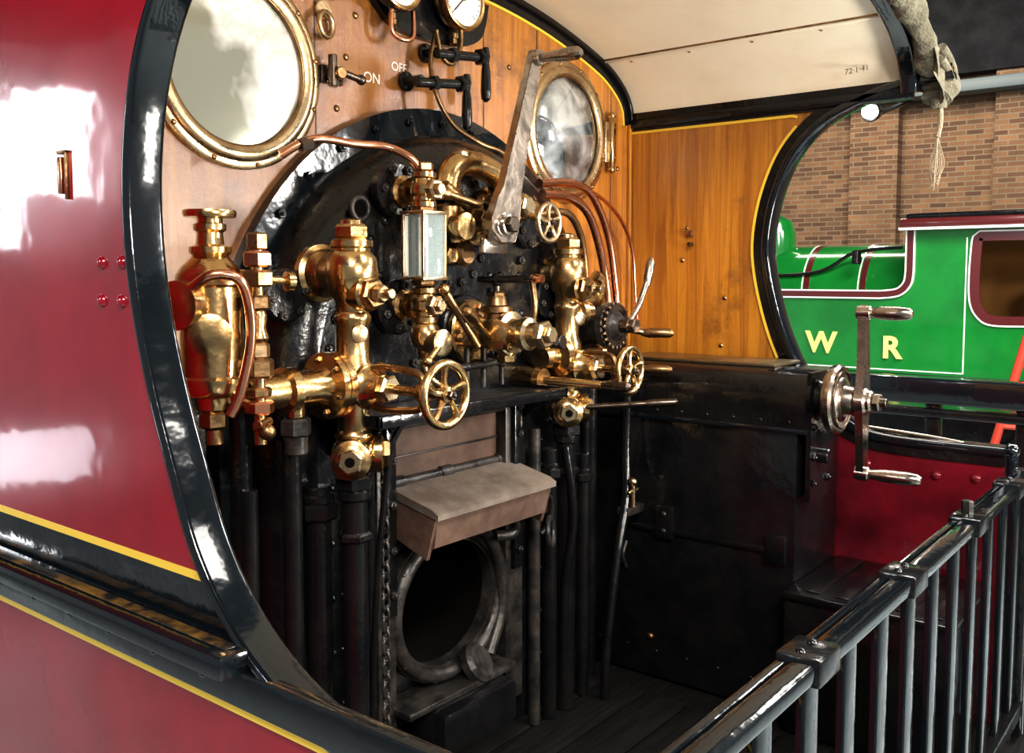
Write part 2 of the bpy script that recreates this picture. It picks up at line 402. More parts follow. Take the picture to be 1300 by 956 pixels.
# ------------------------------------------------------------------ spectacle windows
def window(cx,cz,g,hinge):
    b=B('spectacle_window')
    prof=[(.0,.212),(.010,.212),(.015,.206),(.014,.196),(.022,.190),(.024,.176),(.018,.166),(.004,.164),(0,.168)]
    b.lathe((cx,-.001,cz),(0,-1,0),prof,brasspale,64,closed=True)
    if hinge:
        b.lathe((cx,-.001,cz),(0,-1,0),[(0,.172),(.008,.160),(.018,.140),(.027,.115),(.034,.085),(.039,.05),(.041,.02),(.0412,.001)],g,72)
    else:
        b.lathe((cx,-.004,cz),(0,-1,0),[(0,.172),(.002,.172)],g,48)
    b.torus((cx,-.012,cz),(0,-1,0),.166,.005,brass2,64,8)
    for k in range(12):
        t=2*PI*k/12+.2
        b.rivet((cx+.203*math.cos(t),-.015,cz+.203*math.sin(t)),(0,-1,0),.006,brass2)
    if hinge:
        b.cyl((cx+.232,-.02,cz-.085),(cx+.232,-.02,cz+.075),.011,brass)
        for dz in (-.07,.06):
            b.ball((cx+.232,-.02,cz+dz+ (.02 if dz>0 else -.02)),.013,brass)
        b.box((cx+.20,-.02,cz-.07),(cx+.262,-.001,cz+.06),brasspale,.003)
        for dz in (-.05,0,.045): b.rivet((cx+.252,-.02,cz+dz),(0,-1,0),.005,brass2)
    return b.done(50)
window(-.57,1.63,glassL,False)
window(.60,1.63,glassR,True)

b=B('window_latch')
b.box((-.352,-.012,1.63),(-.29,0,1.67),steeld,.003)
b.cyl((-.335,-.03,1.62),(-.335,-.03,1.69),.010,steeld); b.cyl((-.325,-.01,1.65),(-.325,-.05,1.65),.014,brass2)
b.cyl((-.335,-.04,1.655),(-.26,-.04,1.645),.008,steeld); b.ball((-.26,-.04,1.645),.012,steeld)
b.done()
b=B('lifting_eye')
b.flange((-.34,0,1.79),(0,-1,0),.022,.01,brasspale,0,brass2)
b.torus((-.345,-.02,1.755),(.3,-1,0),.026,.007,brasspale)
b.cyl((-.31,0,1.82),(-.30,-.03,1.87),.006,brasspale)
b.done()

# ------------------------------------------------------------------ backhead
BH=empty('boiler_backhead')
b=B('backplate',BH)
CX=.02
def arch(R,n=48,zc=.95,zb=0,cx=CX):
    return [(cx+R,zb)]+[(cx+R*math.cos(PI*k/n),zc+R*math.sin(PI*k/n)) for k in range(n+1)]+[(cx-R,zb)]
b.plate(arch(.665),[arch(.55,cx=CX)[::-1]],'y',-.028,0,blkrim)
st=[(.60,-.02),(.598,-.05),(.590,-.08),(.572,-.108),(.548,-.128),(.525,-.137),(.505,-.14)]
vs=[];fs=[];A0=arch(.6);n=len(A0)
for (R,y) in st:
    for (x,z) in arch(R): vs.append((x,y,z))
for i in range(len(st)-1):
    for k in range(n-1): fs.append([i*n+k,i*n+k+1,(i+1)*n+k+1,(i+1)*n+k])
b.add(vs,fs,blkh)
FH=(-.12,.42)
b.plate(arch(.505),[circ(FH[0],FH[1],.17,40,.9)],'y',-.14,-.139,blkh)
for k in range(17):
    t=PI*(.03+.94*k/16)
    b.bolt((CX+.632*math.cos(t),-.028,.95+.632*math.sin(t)),(0,-1,0),.011,blkrim)
for k in range(23):
    t=PI*(.02+.96*k/22)
    b.rivet((CX+.48*math.cos(t),-.14,.95+.48*math.sin(t)),(0,-1,0),.013,blkh)
for i in range(8):
    for j in range(7):
        x=-.42+i*.125+random.uniform(-.01,.01); z=.80+j*.1
        if (x-CX)**2+(z-.95)**2<.2:
            b.rivet((x,-.14,z),(0,-1,0),.011,blkh)
for z in (.15,.27,.39,.51,.63,.75):
    for x in (-.45,-.42,.30,.45): b.rivet((x,-.14,z),(0,-1,0),.010,blkh)
for (x,z) in ((-.36,1.345),(-.13,1.41),(.14,1.40)):
    b.torus((x,-.14,z),(0,-1,0),.024,.007,iron); b.lathe((x,-.139,z),(0,-1,0),[(0,.02),(.003,.02)],soot_hole_shade)
b.flange((-.27,-.14,1.39),(0,-1,0),.062,.03,blkh,6,iron,.011)
b.flange((-.27,-.14,1.13),(0,-1,0),.062,.03,blkh,6,iron,.011,.3)
b.flange((-.56,-.115,1.16),(0,-1,0),.055,.03,blkh,6,iron,.010,.2)
b.flange((-.08,-.14,1.29),(0,-1,0),.14,.018,blkh,14,iron,.011)
b.flange((-.08,-.155,1.31),(0,-1,0),.085,.025,blkh,8,iron,.010,.3)
b.flange((.22,-.14,1.33),(0,-1,0),.06,.025,blkh,6,iron,.010,.3)
b.flange((.31,-.14,1.14),(0,-1,0),.06,.025,blkh,6,iron,.010,.3)
b.flange((-.03,-.14,1.07),(0,-1,0),.085,.02,blkh,8,iron,.010,.2)
b.flange((.13,-.14,1.02),(0,-1,0),.04,.02,blkh,5,iron,.009,.1)
for (x,z,r) in ((-.10,1.16,.012),(.08,1.16,.012),(-.14,1.20,.014),(.12,1.20,.012),(-.38,1.03,.013),(-.33,.98,.012),(.2,.95,.012),(-.2,1.0,.012),(-.40,1.22,.012),(-.42,1.12,.012),(.2,1.24,.012)):
    b.bolt((x,-.14,z),(0,-1,0),r,iron)
b.tube([(-.16,-.15,1.0),(-.10,-.20,.985),(.05,-.20,.99),(.10,-.15,1.0)],.008,iron)
for x in (-.08,-.02,.05):
    b.cyl((x,-.2,.93),(x,-.2,1.03),.007,iron); b.ball((x,-.2,.985),.013,iron)
b.done()

b=B('warming_shelf',BH)
b.box((-.47,-.31,.895),(.17,-.14,.912),iron,.004)
b.box((-.475,-.315,.895),(.175,-.303,.922),blk,.003); b.box((-.475,-.315,.895),(-.463,-.14,.922),blk,.003); b.box((.163,-.315,.895),(.175,-.14,.922),blk,.003)
for x in (-.44,.14):
    b.plate([(-.14,.895),(-.29,.895),(-.14,.80)],[],'x',x,x+.012,blk)
b.done()
b=B('firehole_door')
b.plate(circ(FH[0],FH[1],.205,48,.92),[circ(FH[0],FH[1],.165,48,.9)],'y',-.175,-.14,iron)
b.torus((FH[0],-.178,FH[1]),(0,-1,0),.185,.018,iron,56,12,ell=(1,.92))
b.lathe((FH[0],-.17,FH[1]),(0,1,0),[(0,.166),(.12,.168),(.6,.19)],soot_hole_shade,40,ell=(1,.9),caps=False)
for k in range(10):
    t=2*PI*k/10; b.rivet((FH[0]+.195*math.cos(t),-.185,FH[1]+.18*math.sin(t)),(0,-1,0),.008,iron)
b.box((-.365,-.19,.10),(-.31,-.14,.895),iron,.004); b.box((.08,-.19,.10),(.15,-.14,.895),iron,.004)
b.box((-.350,-.205,.45),(-.320,-.19,.88),blk,.003); b.box((.10,-.205,.45),(.13,-.19,.88),blk,.003)
b.box((-.31,-.160,.62),(.08,-.14,.89),rust,.003)
b.box((-.31,-.19,.86),(.08,-.16,.89),iron,.003); b.box((-.31,-.165,.79),(.08,-.16,.795),iron,.001)
for z in (.5,.6,.7,.8,.87): 
    b.bolt((-.335,-.205,z),(0,-1,0),.010,iron); b.bolt((.115,-.205,z),(0,-1,0),.010,iron)
b.plate([(-.15,.735),(-.30,.700),(-.318,.69),(-.318,.678),(-.15,.715)],[],'x',-.31,.12,plateg)
b.plate([(-.16,.71),(-.305,.682),(-.295,.612),(-.24,.595),(-.16,.61)],[],'x',-.297,.105,rust)
b.plate([(-.155,.72),(-.31,.69),(-.28,.585),(-.155,.63)],[],'x',.105,.116,rust)
b.plate([(-.155,.72),(-.31,.69),(-.28,.585),(-.155,.63)],[],'x',-.307,-.297,rust)
b.cyl((-.34,-.165,.735),(.15,-.165,.735),.011,iron)
for x in (-.28,-.12,.09): b.cyl((x-.02,-.165,.735),(x+.02,-.165,.735),.015,iron)
b.bolt((.116,-.23,.66),(1,0,0),.012,iron)
b.torus((.135,-.29,.555),(.5,-1,.1),.036,.007,iron,24,8)
b.box((.112,-.28,.60),(.14,-.25,.66),iron,.006); b.tube([(.13,-.27,.65),(.165,-.27,.63),(.175,-.26,.57),(.15,-.25,.54)],.006,iron)
b.tube([(.08,-.22,.575),(.02,-.26,.57),(-.02,-.24,.57)],.013,iron)
b.box((-.32,-.24,.215),(.06,-.14,.232),iron,.004); b.box((-.25,-.28,.10),(.02,-.14,.215),blk,.02)
b.tube([(-.10,-.19,.595),(-.02,-.2,.575),(.05,-.19,.48),(.06,-.19,.36),(.0,-.2,.26)],.016,iron)
b.lathe((-.06,-.2,.25),(.2,-.7,.5),[(0,.05),(.02,.05),(.03,.04)],iron,20)
b.done()

# ------------------------------------------------------------------ vertical pipes
b=B('pipework',BH)
def vp(x,y,z0,z1,r,mat=blk,unions=()):
    b.cyl((x,y,z0),(x,y,z1),r,mat,18)
    for z in unions: b.hexn((x,y,z),(0,0,1),r*1.55,r*1.4,mat,random.random()); b.cyl((x,y,z+r*1.3),(x,y,z+r*2.1),r*1.25,mat)
vp(-.60,-.20,0,.93,.019,blk,(.88,))
vp(-.51,-.17,0,.77,.026,blk,(.70,))
vp(-.70,-.20,0,.80,.016,blk,())
vp(-.66,-.12,0,1.0,.022,blk,(.6,))
vp(-.39,-.19,0,.88,.013,blk)
vp(.20,-.19,0,.80,.016,iron,(.62,))
vp(.255,-.20,0,.74,.02,blk,(.66,))
vp(.43,-.19,0,.70,.018,blk,(.62,))
vp(.50,-.15,0,.86,.014,blk,())
vp(.57,-.12,0,.90,.02,blk,())
b.tube([(.62,-.22,.90),(.61,-.22,.70),(.58,-.24,.55),(.52,-.25,.40),(.45,-.26,.15),(.44,-.26,0)],.013,blk)
b.tube([(.30,-.22,.74),(.31,-.24,.55),(.30,-.22,.35),(.32,-.2,0)],.012,blk)
b.tube([(-.36,-.30,.915),(-.40,-.29,.88),(-.42,-.28,.80),(-.42,-.24,.5),(-.42,-.22,.1)],.007,blk)
b.box((.56,-.26,.50),(.655,-.22,.525),iron,.004)
b.cyl((.585,-.26,.525),(.585,-.26,.60),.008,brasspale); b.ball((.585,-.26,.60),.013,brasspale); b.cyl((.56,-.26,.57),(.61,-.26,.575),.006,brasspale)
b.done()

b=B('door_chain')
for i in range(30):
    z=.84-i*.024
    ax=(1,0,0) if i%2 else (0,1,0)
    b.torus((-.385,-.235,z),ax,.009,.0035,iron,14,6,ell=(1,1.55))
b.done()

# ------------------------------------------------------------------ handwheel
def handwheel(b,c,R,mat,ns=5,ax=(0,-1,0)):
    c=Vector(c); a,u,v=frame(ax)
    b.torus(c,ax,R,R*.15,mat,44,12)
    for k in range(ns):
        t=2*PI*k/ns+.3
        d=u*math.cos(t)+v*math.sin(t); e=-u*math.sin(t)+v*math.cos(t)
        b.tube([c+d*R*.15,c+d*R*.5+e*R*.06,c+d*R*.95],R*.11,mat,8,4,radii=lambda q:R*(.16-.16*q*(1-q)*1.6))
    b.lathe(c-a*R*.2,a,[(0,R*.2),(R*.1,R*.28),(R*.35,R*.26),(R*.4,R*.16)],mat,20)
    b.hexn(c+a*R*.18,a,R*.17,R*.2,steeld); b.ball(c+a*R*.4,R*.08,steeld)

def injector(x,y,wheel_y,wz,base_y,pipebot=0,mir=1):
    b=B('injector_steam_valve')
    V=(0,0,1)
    prof=[(.80,.026),(.806,.034),(.815,.034),(.822,.026),(.86,.030),(.875,.038),(.882,.038),(.89,.032),(.93,.034),(.945,.041),(1.02,.041),(1.035,.034),(1.10,.033),(1.112,.038),(1.12,.038),(1.128,.032),(1.15,.034),(1.165,.046),(1.20,.054),(1.235,.050),(1.25,.038),(1.254,.038),(1.258,.043),(1.27,.043),(1.274,.036),(1.276,.03)]
    b.lathe((x,y,0),V,prof,brass,32)
    b.hexn((x,y,1.272),V,.036,.03,brass,.3); b.lathe((x,y,1.30),V,[(0,.024),(.01,.022),(.014,.012)],brass,20)
    b.lathe((x,y,1.205),(0,1,0),[(0,.046),(.05,.046),(.06,.042),(.075,.05),(.085,.05),(.09,.06),(abs(base_y-y),.06)],brass,30)
    for k in range(4):
        t=PI/4+k*PI/2
        b.bolt((x+.047*math.cos(t),base_y-.012,1.205+.047*math.sin(t)),(0,-1,0),.009,brass2)
    b.lathe((x,y,1.165),(0,-1,0),[(0,.033),(.035,.036),(.05,.036),(.055,.03)],brass,24)
    b.hexn((x,y-.05,1.165),(0,-1,0),.032,.022,brass2,.2); b.hexn((x,y-.072,1.165),(0,-1,0),.018,.022,brasspale,.5)
    b.cyl((x,y-.09,1.165),(x,y-.115,1.165),.010,brasspale)
    L=y-wheel_y
    b.lathe((x,y,wz),(0,-1,0),[(0,.036),(.035,.038),(.045,.046),(.055,.046),(.062,.036),(.08,.03),(.09,.026)],brass,28)
    b.hexn((x,y-.088,wz),(0,-1,0),.028,.024,brasspale,.1)
    b.cyl((x,y-.10,wz),(x,wheel_y,wz),.010,brass)
    for s_ in (-1,1):
        b.tube([(x,y-.06,wz+.038*s_),(x,y-.10,wz+.042*s_),(x,y-L*.72,wz+.034*s_),(x,y-L*.78,wz+.012*s_)],.0075,brass2)
    b.lathe((x,y-L*.74,wz),(0,-1,0),[(0,.012),(.004,.020),(.022,.020),(.026,.012)],brass,20)
    handwheel(b,(x,wheel_y,wz),.058,brass)
    b.lathe((x-.012*mir,y-.034,1.085),(-.3,-1,0),[(0,.018),(.003,.018),(.005,.014)],brasspale,20)
    b.ball((x,y,.838),.046,brass,24)
    b.lathe((x,y,.835),(-.75,-.66,0),[(0,.034),(.035,.036),(.04,.040),(.052,.040),(.056,.032),(.062,.024)],brass,26)
    b.hexn((x-.042,y-.037,.835),(-.75,-.66,0),.026,.014,brasspale,.3)
    b.lathe((x-.052,y-.0458,.835),(-.75,-.66,0),[(.0,.010),(.0015,.010)],soot_hole_shade,20)  # flat black disc paints the shade inside the open nut
    b.lathe((x,y,.84),(.75,-.66,0),[(0,.03),(.035,.032),(.04,.04),(.055,.04),(.06,.03)],brass,26)
    b.hexn((x+.04,y-.036,.84),(.75,-.66,0),.03,.018,brass2)
    b.hexn((x,y,.765),V,.040,.034,blk,.2); b.cyl((x,y,.745),(x,y,.77),.034,blk)
    b.cyl((x,y,pipebot),(x,y,.75),.026,blk,20); b.hexn((x,y,.66),V,.036,.02,blk,.6)
    return b
b=injector(-.475,-.24,-.492,.98,-.135)
b.lathe((-.475,-.24,.985),(-1,0,0),[(0,.036),(.03,.034),(.042,.036),(.045,.066),(.060,.066),(.062,.062),(.064,.066),(.078,.066),(.082,.04),(.10,.034),(.15,.034),(.155,.044),(.175,.044),(.18,.034),(.24,.03),(.26,.03)],brass,34)
for k in range(6):
    t=k*PI/3+.3
    b.bolt((-.52,-.24+.053*math.cos(t),.985+.053*math.sin(t)),(1,0,0),.008,brass2); b.bolt((-.553,-.24+.053*math.cos(t),.985+.053*math.sin(t)),(-1,0,0),.008,brass2)
b.cyl((-.62,-.24,.93),(-.62,-.24,.985),.018,brass); b.hexn((-.62,-.24,.895),(0,0,1),.03,.035,iron,.2); b.cyl((-.62,-.24,.86),(-.62,-.24,.90),.022,iron)
b.cyl((-.475,-.26,1.0),(-.43,-.28,1.02),.008,brass)
b.done()
b=injector(.33,-.20,-.40,.955,-.135,0,-1)
b.lathe((.33,-.20,.985),(-1,0,0),[(0,.036),(.03,.034),(.042,.036),(.045,.06),(.070,.06),(.075,.036),(.12,.03)],brass,30)
b.lathe((.33,-.20,1.10),(1,-.1,0),[(0,.03),(.03,.03),(.035,.04),(.055,.04),(.06,.03),(.09,.028)],brass,26)
b.done()

# ------------------------------------------------------------------ lubricator (left)
b=B('displacement_lubricator')
x,y=-.785,-.22
b.lathe((x,y,0),(0,0,1),[(.955,.018),(.965,.030),(.985,.034),(.99,.052),(1.0,.058),(1.02,.058),(1.025,.054),(1.18,.054),(1.185,.060),(1.20,.060),(1.215,.050),(1.23,.034),(1.235,.030),(1.24,.036),(1.25,.036),(1.255,.024),(1.275,.022),(1.28,.028),(1.29,.028),(1.292,.022),(1.30,.022),(1.302,.044),(1.308,.046),(1.314,.044),(1.316,.02)],brass,36)
b.hexn((x,y,.93),(0,0,1),.026,.03,brass2,.2); b.cyl((x,y,.90),(x,y,.93),.016,brass2)
b.lathe((x,y,1.15),(-1,-.3,0),[(0,.03),(.06,.03),(.065,.042),(.09,.042),(.095,.03)],brass,24)
b.lathe((x,y,1.10),(-.6,-.8,0),[(0,.03),(.062,.028),(.066,.036),(.08,.036),(.085,.02)],brass,24)
b.tube([(-.86,-.26,1.17),(-.84,-.30,1.20),(-.80,-.32,1.195),(-.775,-.315,1.15),(-.77,-.31,1.08),(-.785,-.30,1.0),(-.80,-.29,.96)],.009,copper,12)
cx,cy=-.735,-.285
for (z0,h,r,mt) in ((1.245,.03,.019,brass2),(1.215,.028,.026,copper),(1.18,.03,.028,brass2),(1.14,.026,.023,brass2),(1.055,.026,.020,brasspale),(1.02,.034,.027,brass2),(.985,.018,.022,brass2),(.955,.024,.026,copper),(.925,.018,.014,brass2)):
    b.hexn((cx,cy,z0),(0,0,1),r,h,mt,random.random()*.5)
b.cyl((cx,cy,.90),(cx,cy,1.26),.011,brass)
b.lathe((cx,cy,1.08),(0,0,1),[(0,.013),(.01,.018),(.03,.013),(.05,.016),(.06,.013)],brass,20)
b.cyl((x,y,1.195),(cx,cy,1.195),.016,brass); b.cyl((x,y,1.04),(cx,cy,1.04),.016,brass); b.cyl((x,y,1.0),(cx,cy,.965),.012,brass)
b.cyl((cx,cy,1.195),(cx+.055,cy-.01,1.19),.007,brass); b.lathe((cx+.05,cy-.01,1.19),(1,-.2,0),[(0,.008),(.004,.018),(.016,.018),(.02,.01)],brass,18)
b.cyl((cx-.02,cy-.02,.94),(cx+.02,cy+.0,.94),.008,brass2); b.ball((cx+.0,cy-.02,.925),.015,brass2)
b.cyl((x,y,.985),(-.74,-.235,.985),.028,brass); b.hexn((-.765,-.23,.985),(1,0,0),.038,.028,brass2)
b.cyl((x,y,1.12),(x,-.02,1.12),.02,brass); b.flange((x,0,1.12),(0,-1,0),.04,.012,brass2,4,brass2,.007)
b.done()

# ------------------------------------------------------------------ water gauge
b=B('water_gauge')
gx,gy=-.26,-.235
for z,sgn in ((1.385,1),(1.135,-1)):
    b.lathe((gx,-.165,z),(0,-1,0),[(0,.034),(.012,.036),(.016,.026),(.03,.024),(.035,.030)],brass,24)
    b.lathe((gx,gy,z-.04),(0,0,1),[(0,.020),(.004,.028),(.014,.028),(.018,.024),(.026,.024),(.032,.031),(.048,.031),(.054,.024),(.064,.022),(.068,.027),(.078,.027),(.082,.018)],brass,28)
    b.hexn((gx,gy-.02,z),(0,-1,0),.024,.022,brasspale); b.hexn((gx,gy-.042,z),(0,-1,0),.014,.012,brasspale)
    b.cyl((gx,gy,z+.0),(gx+.06,gy-.02,z-.005),.009,brass); b.hexn((gx+.025,gy-.008,z-.002),(1,-.3,0),.017,.02,brass2)
b.hexn((gx,gy,1.425),(0,0,1),.022,.02,brass2); b.hexn((gx,gy,1.335),(0,0,1),.028,.016,brass2); b.hexn((gx,gy,1.178),(0,0,1),.028,.016,brass2)
tubeg=M('gauge_tube',(.80,.88,.86),.08,0,1)
b.cyl((gx,gy,1.19),(gx,gy,1.34),.0085,tubeg,16,ch=.001)
for sx in (-1,1):
    for sy in (-1,1):
        b.box((gx+sx*.034-.003,gy+sy*.03-.003,1.195),(gx+sx*.034+.003,gy+sy*.03+.003,1.335),brasspale,.001)
b.box((gx-.04,gy-.036,1.19),(gx+.04,gy+.036,1.198),brasspale,.002); b.box((gx-.04,gy-.036,1.332),(gx+.04,gy+.036,1.34),brasspale,.002)
b.box((gx-.034,gy-.032,1.198),(gx+.034,gy-.028,1.332),gglass,.0005); b.box((gx-.036,gy-.03,1.198),(gx-.033,gy+.03,1.332),gglass,.0005); b.box((gx+.033,gy-.03,1.198),(gx+.036,gy+.03,1.332),gglass,.0005)
for k in range(3): b.box((gx-.03+k*.022,gy+.03,1.20),(gx-.018+k*.022,gy+.033,1.33),white if k!=1 else ink,.0005)
b.lathe((gx,gy,1.02),(0,0,1),[(0,.014),(.01,.018),(.02,.018),(.03,.030),(.05,.034),(.07,.030),(.08,.02),(.09,.02)],brass,26)
b.lathe((gx,gy,1.055),(0,-1,0),[(0,.025),(.04,.024),(.045,.03),(.055,.03),(.06,.02)],brasspale,24)
b.cyl((gx,gy-.05,1.055),(gx-.055,gy-.06,1.02),.008,brass); b.ball((gx-.055,gy-.06,1.02),.012,brass)
b.tube([(gx,gy,1.03),(gx,gy,.99),(gx+.03,gy-.01,.96),(gx+.09,gy-.01,.945)],.009,brass)
b.tube([(gx+.06,gy-.02,1.38),(gx+.14,gy-.04,1.36)],.008,brass2,smooth=0)
b.tube([(gx+.03,gy-.03,1.17),(gx+.12,gy-.05,1.04)],.009,brass2,smooth=0); b.ball((gx+.03,gy-.03,1.17),.014,brass)
b.done()
b=B('copper_pipes',BH)
b.tube([(-.56,-.13,1.44),(-.50,-.16,1.475),(-.40,-.17,1.475),(-.33,-.19,1.475),(-.29,-.22,1.455),(-.265,-.235,1.425)],.009,copper,12)
b.hexn((-.53,-.15,1.46),(1,-.2,.3),.015,.03,steeld); 
b.tube([(.30,-.14,1.42),(.42,-.14,1.42),(.52,-.14,1.38),(.60,-.13,1.28),(.64,-.13,1.16),(.64,-.14,1.06)],.013,copper,12)
b.tube([(.30,-.13,1.45),(.46,-.13,1.46),(.56,-.13,1.43),(.66,-.12,1.32),(.70,-.12,1.18),(.70,-.13,1.08)],.012,copper,12)
b.tube([(.42,-.08,1.47),(.58,-.08,1.46),(.70,-.08,1.43),(.82,-.07,1.37),(.90,-.06,1.28),(.92,-.06,1.15),(.91,-.08,1.02)],.006,copper,10)
b.tube([(.22,-.18,1.36),(.34,-.19,1.37),(.42,-.18,1.32),(.46,-.17,1.24),(.45,-.18,1.16)],.010,brass2,12)
b.tube([(-.02,-.05,1.80),(-.04,-.05,1.72),(-.04,-.07,1.64),(.0,-.09,1.57),(.07,-.12,1.53),(.15,-.13,1.51),(.25,-.12,1.44),(.27,-.14,1.40)],.006,brass2,10)
b.tube([(-.17,-.05,1.83),(-.17,-.05,1.77),(-.14,-.06,1.755),(-.11,-.06,1.77),(-.10,-.05,1.83)],.006,copper,10)
b.tube([(.06,-.06,1.84),(.06,-.06,1.78),(.03,-.06,1.73),(-.01,-.06,1.74),(-.03,-.06,1.80)],.006,brass2,10)
b.done()

# ------------------------------------------------------------------ regulator
b=B('regulator_handle')
rx,rz=-.085,1.315
b.lathe((rx,-.17,rz),(0,-1,0),[(0,.05),(.01,.052),(.02,.052),(.025,.036),(.05,.033),(.055,.045),(.068,.045),(.075,.03)],brass,30)
for s_ in (-1,1): b.cyl((rx+.04*s_,-.18,rz),(rx+.04*s_,-.265,rz),.007,steeld); 
b.cyl((rx,-.24,rz),(rx,-.30,rz),.02,steel)
b.lathe((rx,-.285,rz),(0,-1,0),[(0,.038),(.004,.044),(.03,.044),(.034,.040),(.038,.024),(.05,.024),(.052,.018)],steel,32)
b.hexn((rx,-.335,rz),(0,-1,0),.020,.016,steeld)
tx,tz=.035,1.712
p0=Vector((rx,0,rz)); p1=Vector((tx,0,tz)); d=(p1-p0).normalized(); nrm=Vector((d.z,0,-d.x))
L=(p1-p0).length
def PT(t,w): q=p0+d*(t*L)+nrm*w; return (q.x,q.z)
arm=[PT(0,-.048),PT(.12,-.042),PT(.2,-.031),PT(.6,-.022),PT(.95,-.016),PT(1.02,-.012),PT(1.04,0),PT(1.02,.014),PT(.95,.017),PT(.6,.024),PT(.22,.033),PT(.12,.042),PT(0,.049),PT(-.06,.044),PT(-.1,.0),PT(-.06,-.042)]
b.plate(arm,[],'y',-.322,-.302,steel)
b.sweep(arm,'y',[(-.003,-.318),(-.003,-.306),(.002,-.303),(.002,-.321)],steel,closed=True)
b.cyl((tx,-.30,tz-.006),(tx,-.335,tz-.006),.018,steel)
b.lathe((tx,-.33,tz-.006),(0.0,-1,-.03),[(0,.011),(.02,.010),(.04,.013),(.08,.016),(.105,.015),(.115,.008)],steel,20)
b.box((rx-.05,-.30,rz-.065),(rx+.035,-.285,rz-.03),steel,.004)
b.done()

b=B('blower_valve')
b.lathe((.05,-.14,1.37),(0,-1,0),[(0,.048),(.02,.048),(.03,.034),(.07,.034),(.08,.042),(.10,.042),(.105,.03),(.13,.028),(.14,.022)],brass,28)
b.hexn((.05,-.27,1.365),(0,-1,0),.026,.02,brasspale,.2); b.cyl((.05,-.28,1.345),(.05,-.34,1.328),.008,brass)
handwheel(b,(.05,-.345,1.325),.043,brasspale)
b.lathe((.05,-.20,1.37),(1,0,0),[(0,.028),(.05,.028),(.055,.036),(.07,.036),(.075,.024),(.13,.022)],brass,24)
b.tube([(.05,-.20,1.40),(.03,-.20,1.44),(-.03,-.20,1.46),(-.10,-.20,1.46),(-.14,-.20,1.43),(-.15,-.20,1.38)],.030,brass,20)
b.lathe((-.15,-.20,1.37),(0,0,1),[(0,.032),(.012,.038),(.024,.038),(.03,.028)],brass,24)
b.lathe((-.10,-.20,1.475),(0,0,1),[(-.03,.02),(0,.026),(.01,.026),(.02,.012)],brasspale,20)
b.cyl((-.21,-.25,1.40),(-.12,-.25,1.35),.012,brass2); b.hexn((-.13,-.25,1.35),(1,-.3,-.2),.022,.03,brass2)
b.cyl((-.17,-.22,1.30),(-.17,-.22,1.36),.03,brass2); b.lathe((-.17,-.25,1.31),(0,-1,0),[(0,.03),(.02,.034),(.03,.03)],brass,24)
b.lathe((-.13,-.14,1.25),(0,-1,0),[(0,.028),(.09,.026),(.095,.03),(.11,.022)],brass2,22)
b.hexn((-.17,-.17,1.245),(0,-1,0),.02,.07,brass)
b.done()

b=B('ejector_steam_valve')
x,z=-.03,1.065
b.flange((x,-.16,z),(0,-1,0),.078,.02,brass,6,brass2,.010,.2)
b.lathe((x,-.18,z),(0,-1,0),[(0,.05),(.012,.042),(.04,.036),(.05,.040),(.075,.046),(.095,.040),(.10,.034),(.105,.052),(.118,.052),(.122,.036),(.15,.032),(.155,.038),(.17,.038),(.175,.028),(.20,.026)],brasspale,32)
b.hexn((x,-.375,z),(0,-1,0),.034,.026,brasspale,.2); b.hexn((x,-.40,z),(0,-1,0),.020,.016,brasspale)
b.lathe((x,-.25,z),(0,0,1),[(0,.03),(.045,.03),(.05,.038),(.062,.038),(.066,.026),(.085,.022),(.09,.018)],brass2,26)
b.hexn((x,-.25,z+.08),(0,0,1),.022,.018,brass2); b.cyl((x,-.25,z+.09),(x,-.25,z+.125),.009,steeld)
b.cyl((x-.02,-.21,z+.125),(x+.02,-.34,z+.128),.009,blk); b.ball((x,-.25,z+.125),.017,blk)
b.lathe((x+.02,-.34,z+.128),(.15,-1,0),[(0,.008),(.01,.012),(.03,.010)],copper,14)
b.cyl((x,-.28,z),(x,-.28,z-.055),.02,brass); b.hexn((x,-.28,z-.07),(0,0,1),.024,.022,brass)
b.lathe((x,-.28,z),(-1,-.2,0),[(0,.03),(.05,.028),(.055,.036),(.07,.036),(.075,.024)],brass,24)
b.cyl((-.10,-.28,1.06),(-.17,-.30,1.10),.009,brass); b.lathe((-.165,-.30,1.098),(-.8,-.2,.5),[(0,.009),(.02,.013),(.05,.012),(.055,.006)],brass2,14)
for s_ in (-1,1):
    b.cyl((x+.035*s_,-.18,z+.03*s_),(x+.035*s_,-.32,z+.03*s_),.006,brass2); b.bolt((x+.035*s_,-.31,z+.03*s_),(0,-1,0),.011,brass2)
b.cyl((.06,-.24,1.04),(.06,-.36,1.045),.013,steeld); b.cyl((.06,-.16,1.04),(.06,-.26,1.04),.018,brass)
b.cyl((.16,-.16,1.03),(.16,-.27,1.035),.014,steeld); b.cyl((.16,-.27,1.035),(.16,-.31,1.035),.018,steeld)
b.tube([(.16,-.2,1.04),(.16,-.22,1.12),(.17,-.2,1.2)],.009,brass2)
b.done()
b=B('drain_cock_lever')
b.cyl((.20,-.2,.93),(.26,-.36,.92),.011,brass); b.lathe((.26,-.36,.92),(.2,-1,0),[(0,.010),(.02,.014),(.07,.014),(.08,.006)],steeld,16)
b.lathe((.20,-.14,.93),(0,-1,0),[(0,.035),(.06,.03),(.065,.036),(.08,.03)],brass,24)
b.cyl((.34,-.25,.845),(.45,-.42,.86),.008,steeld); b.lathe((.43,-.39,.857),(.55,-.85,.07),[(0,.009),(.02,.012),(.08,.011),(.085,.005)],steeld,14)
b.done()

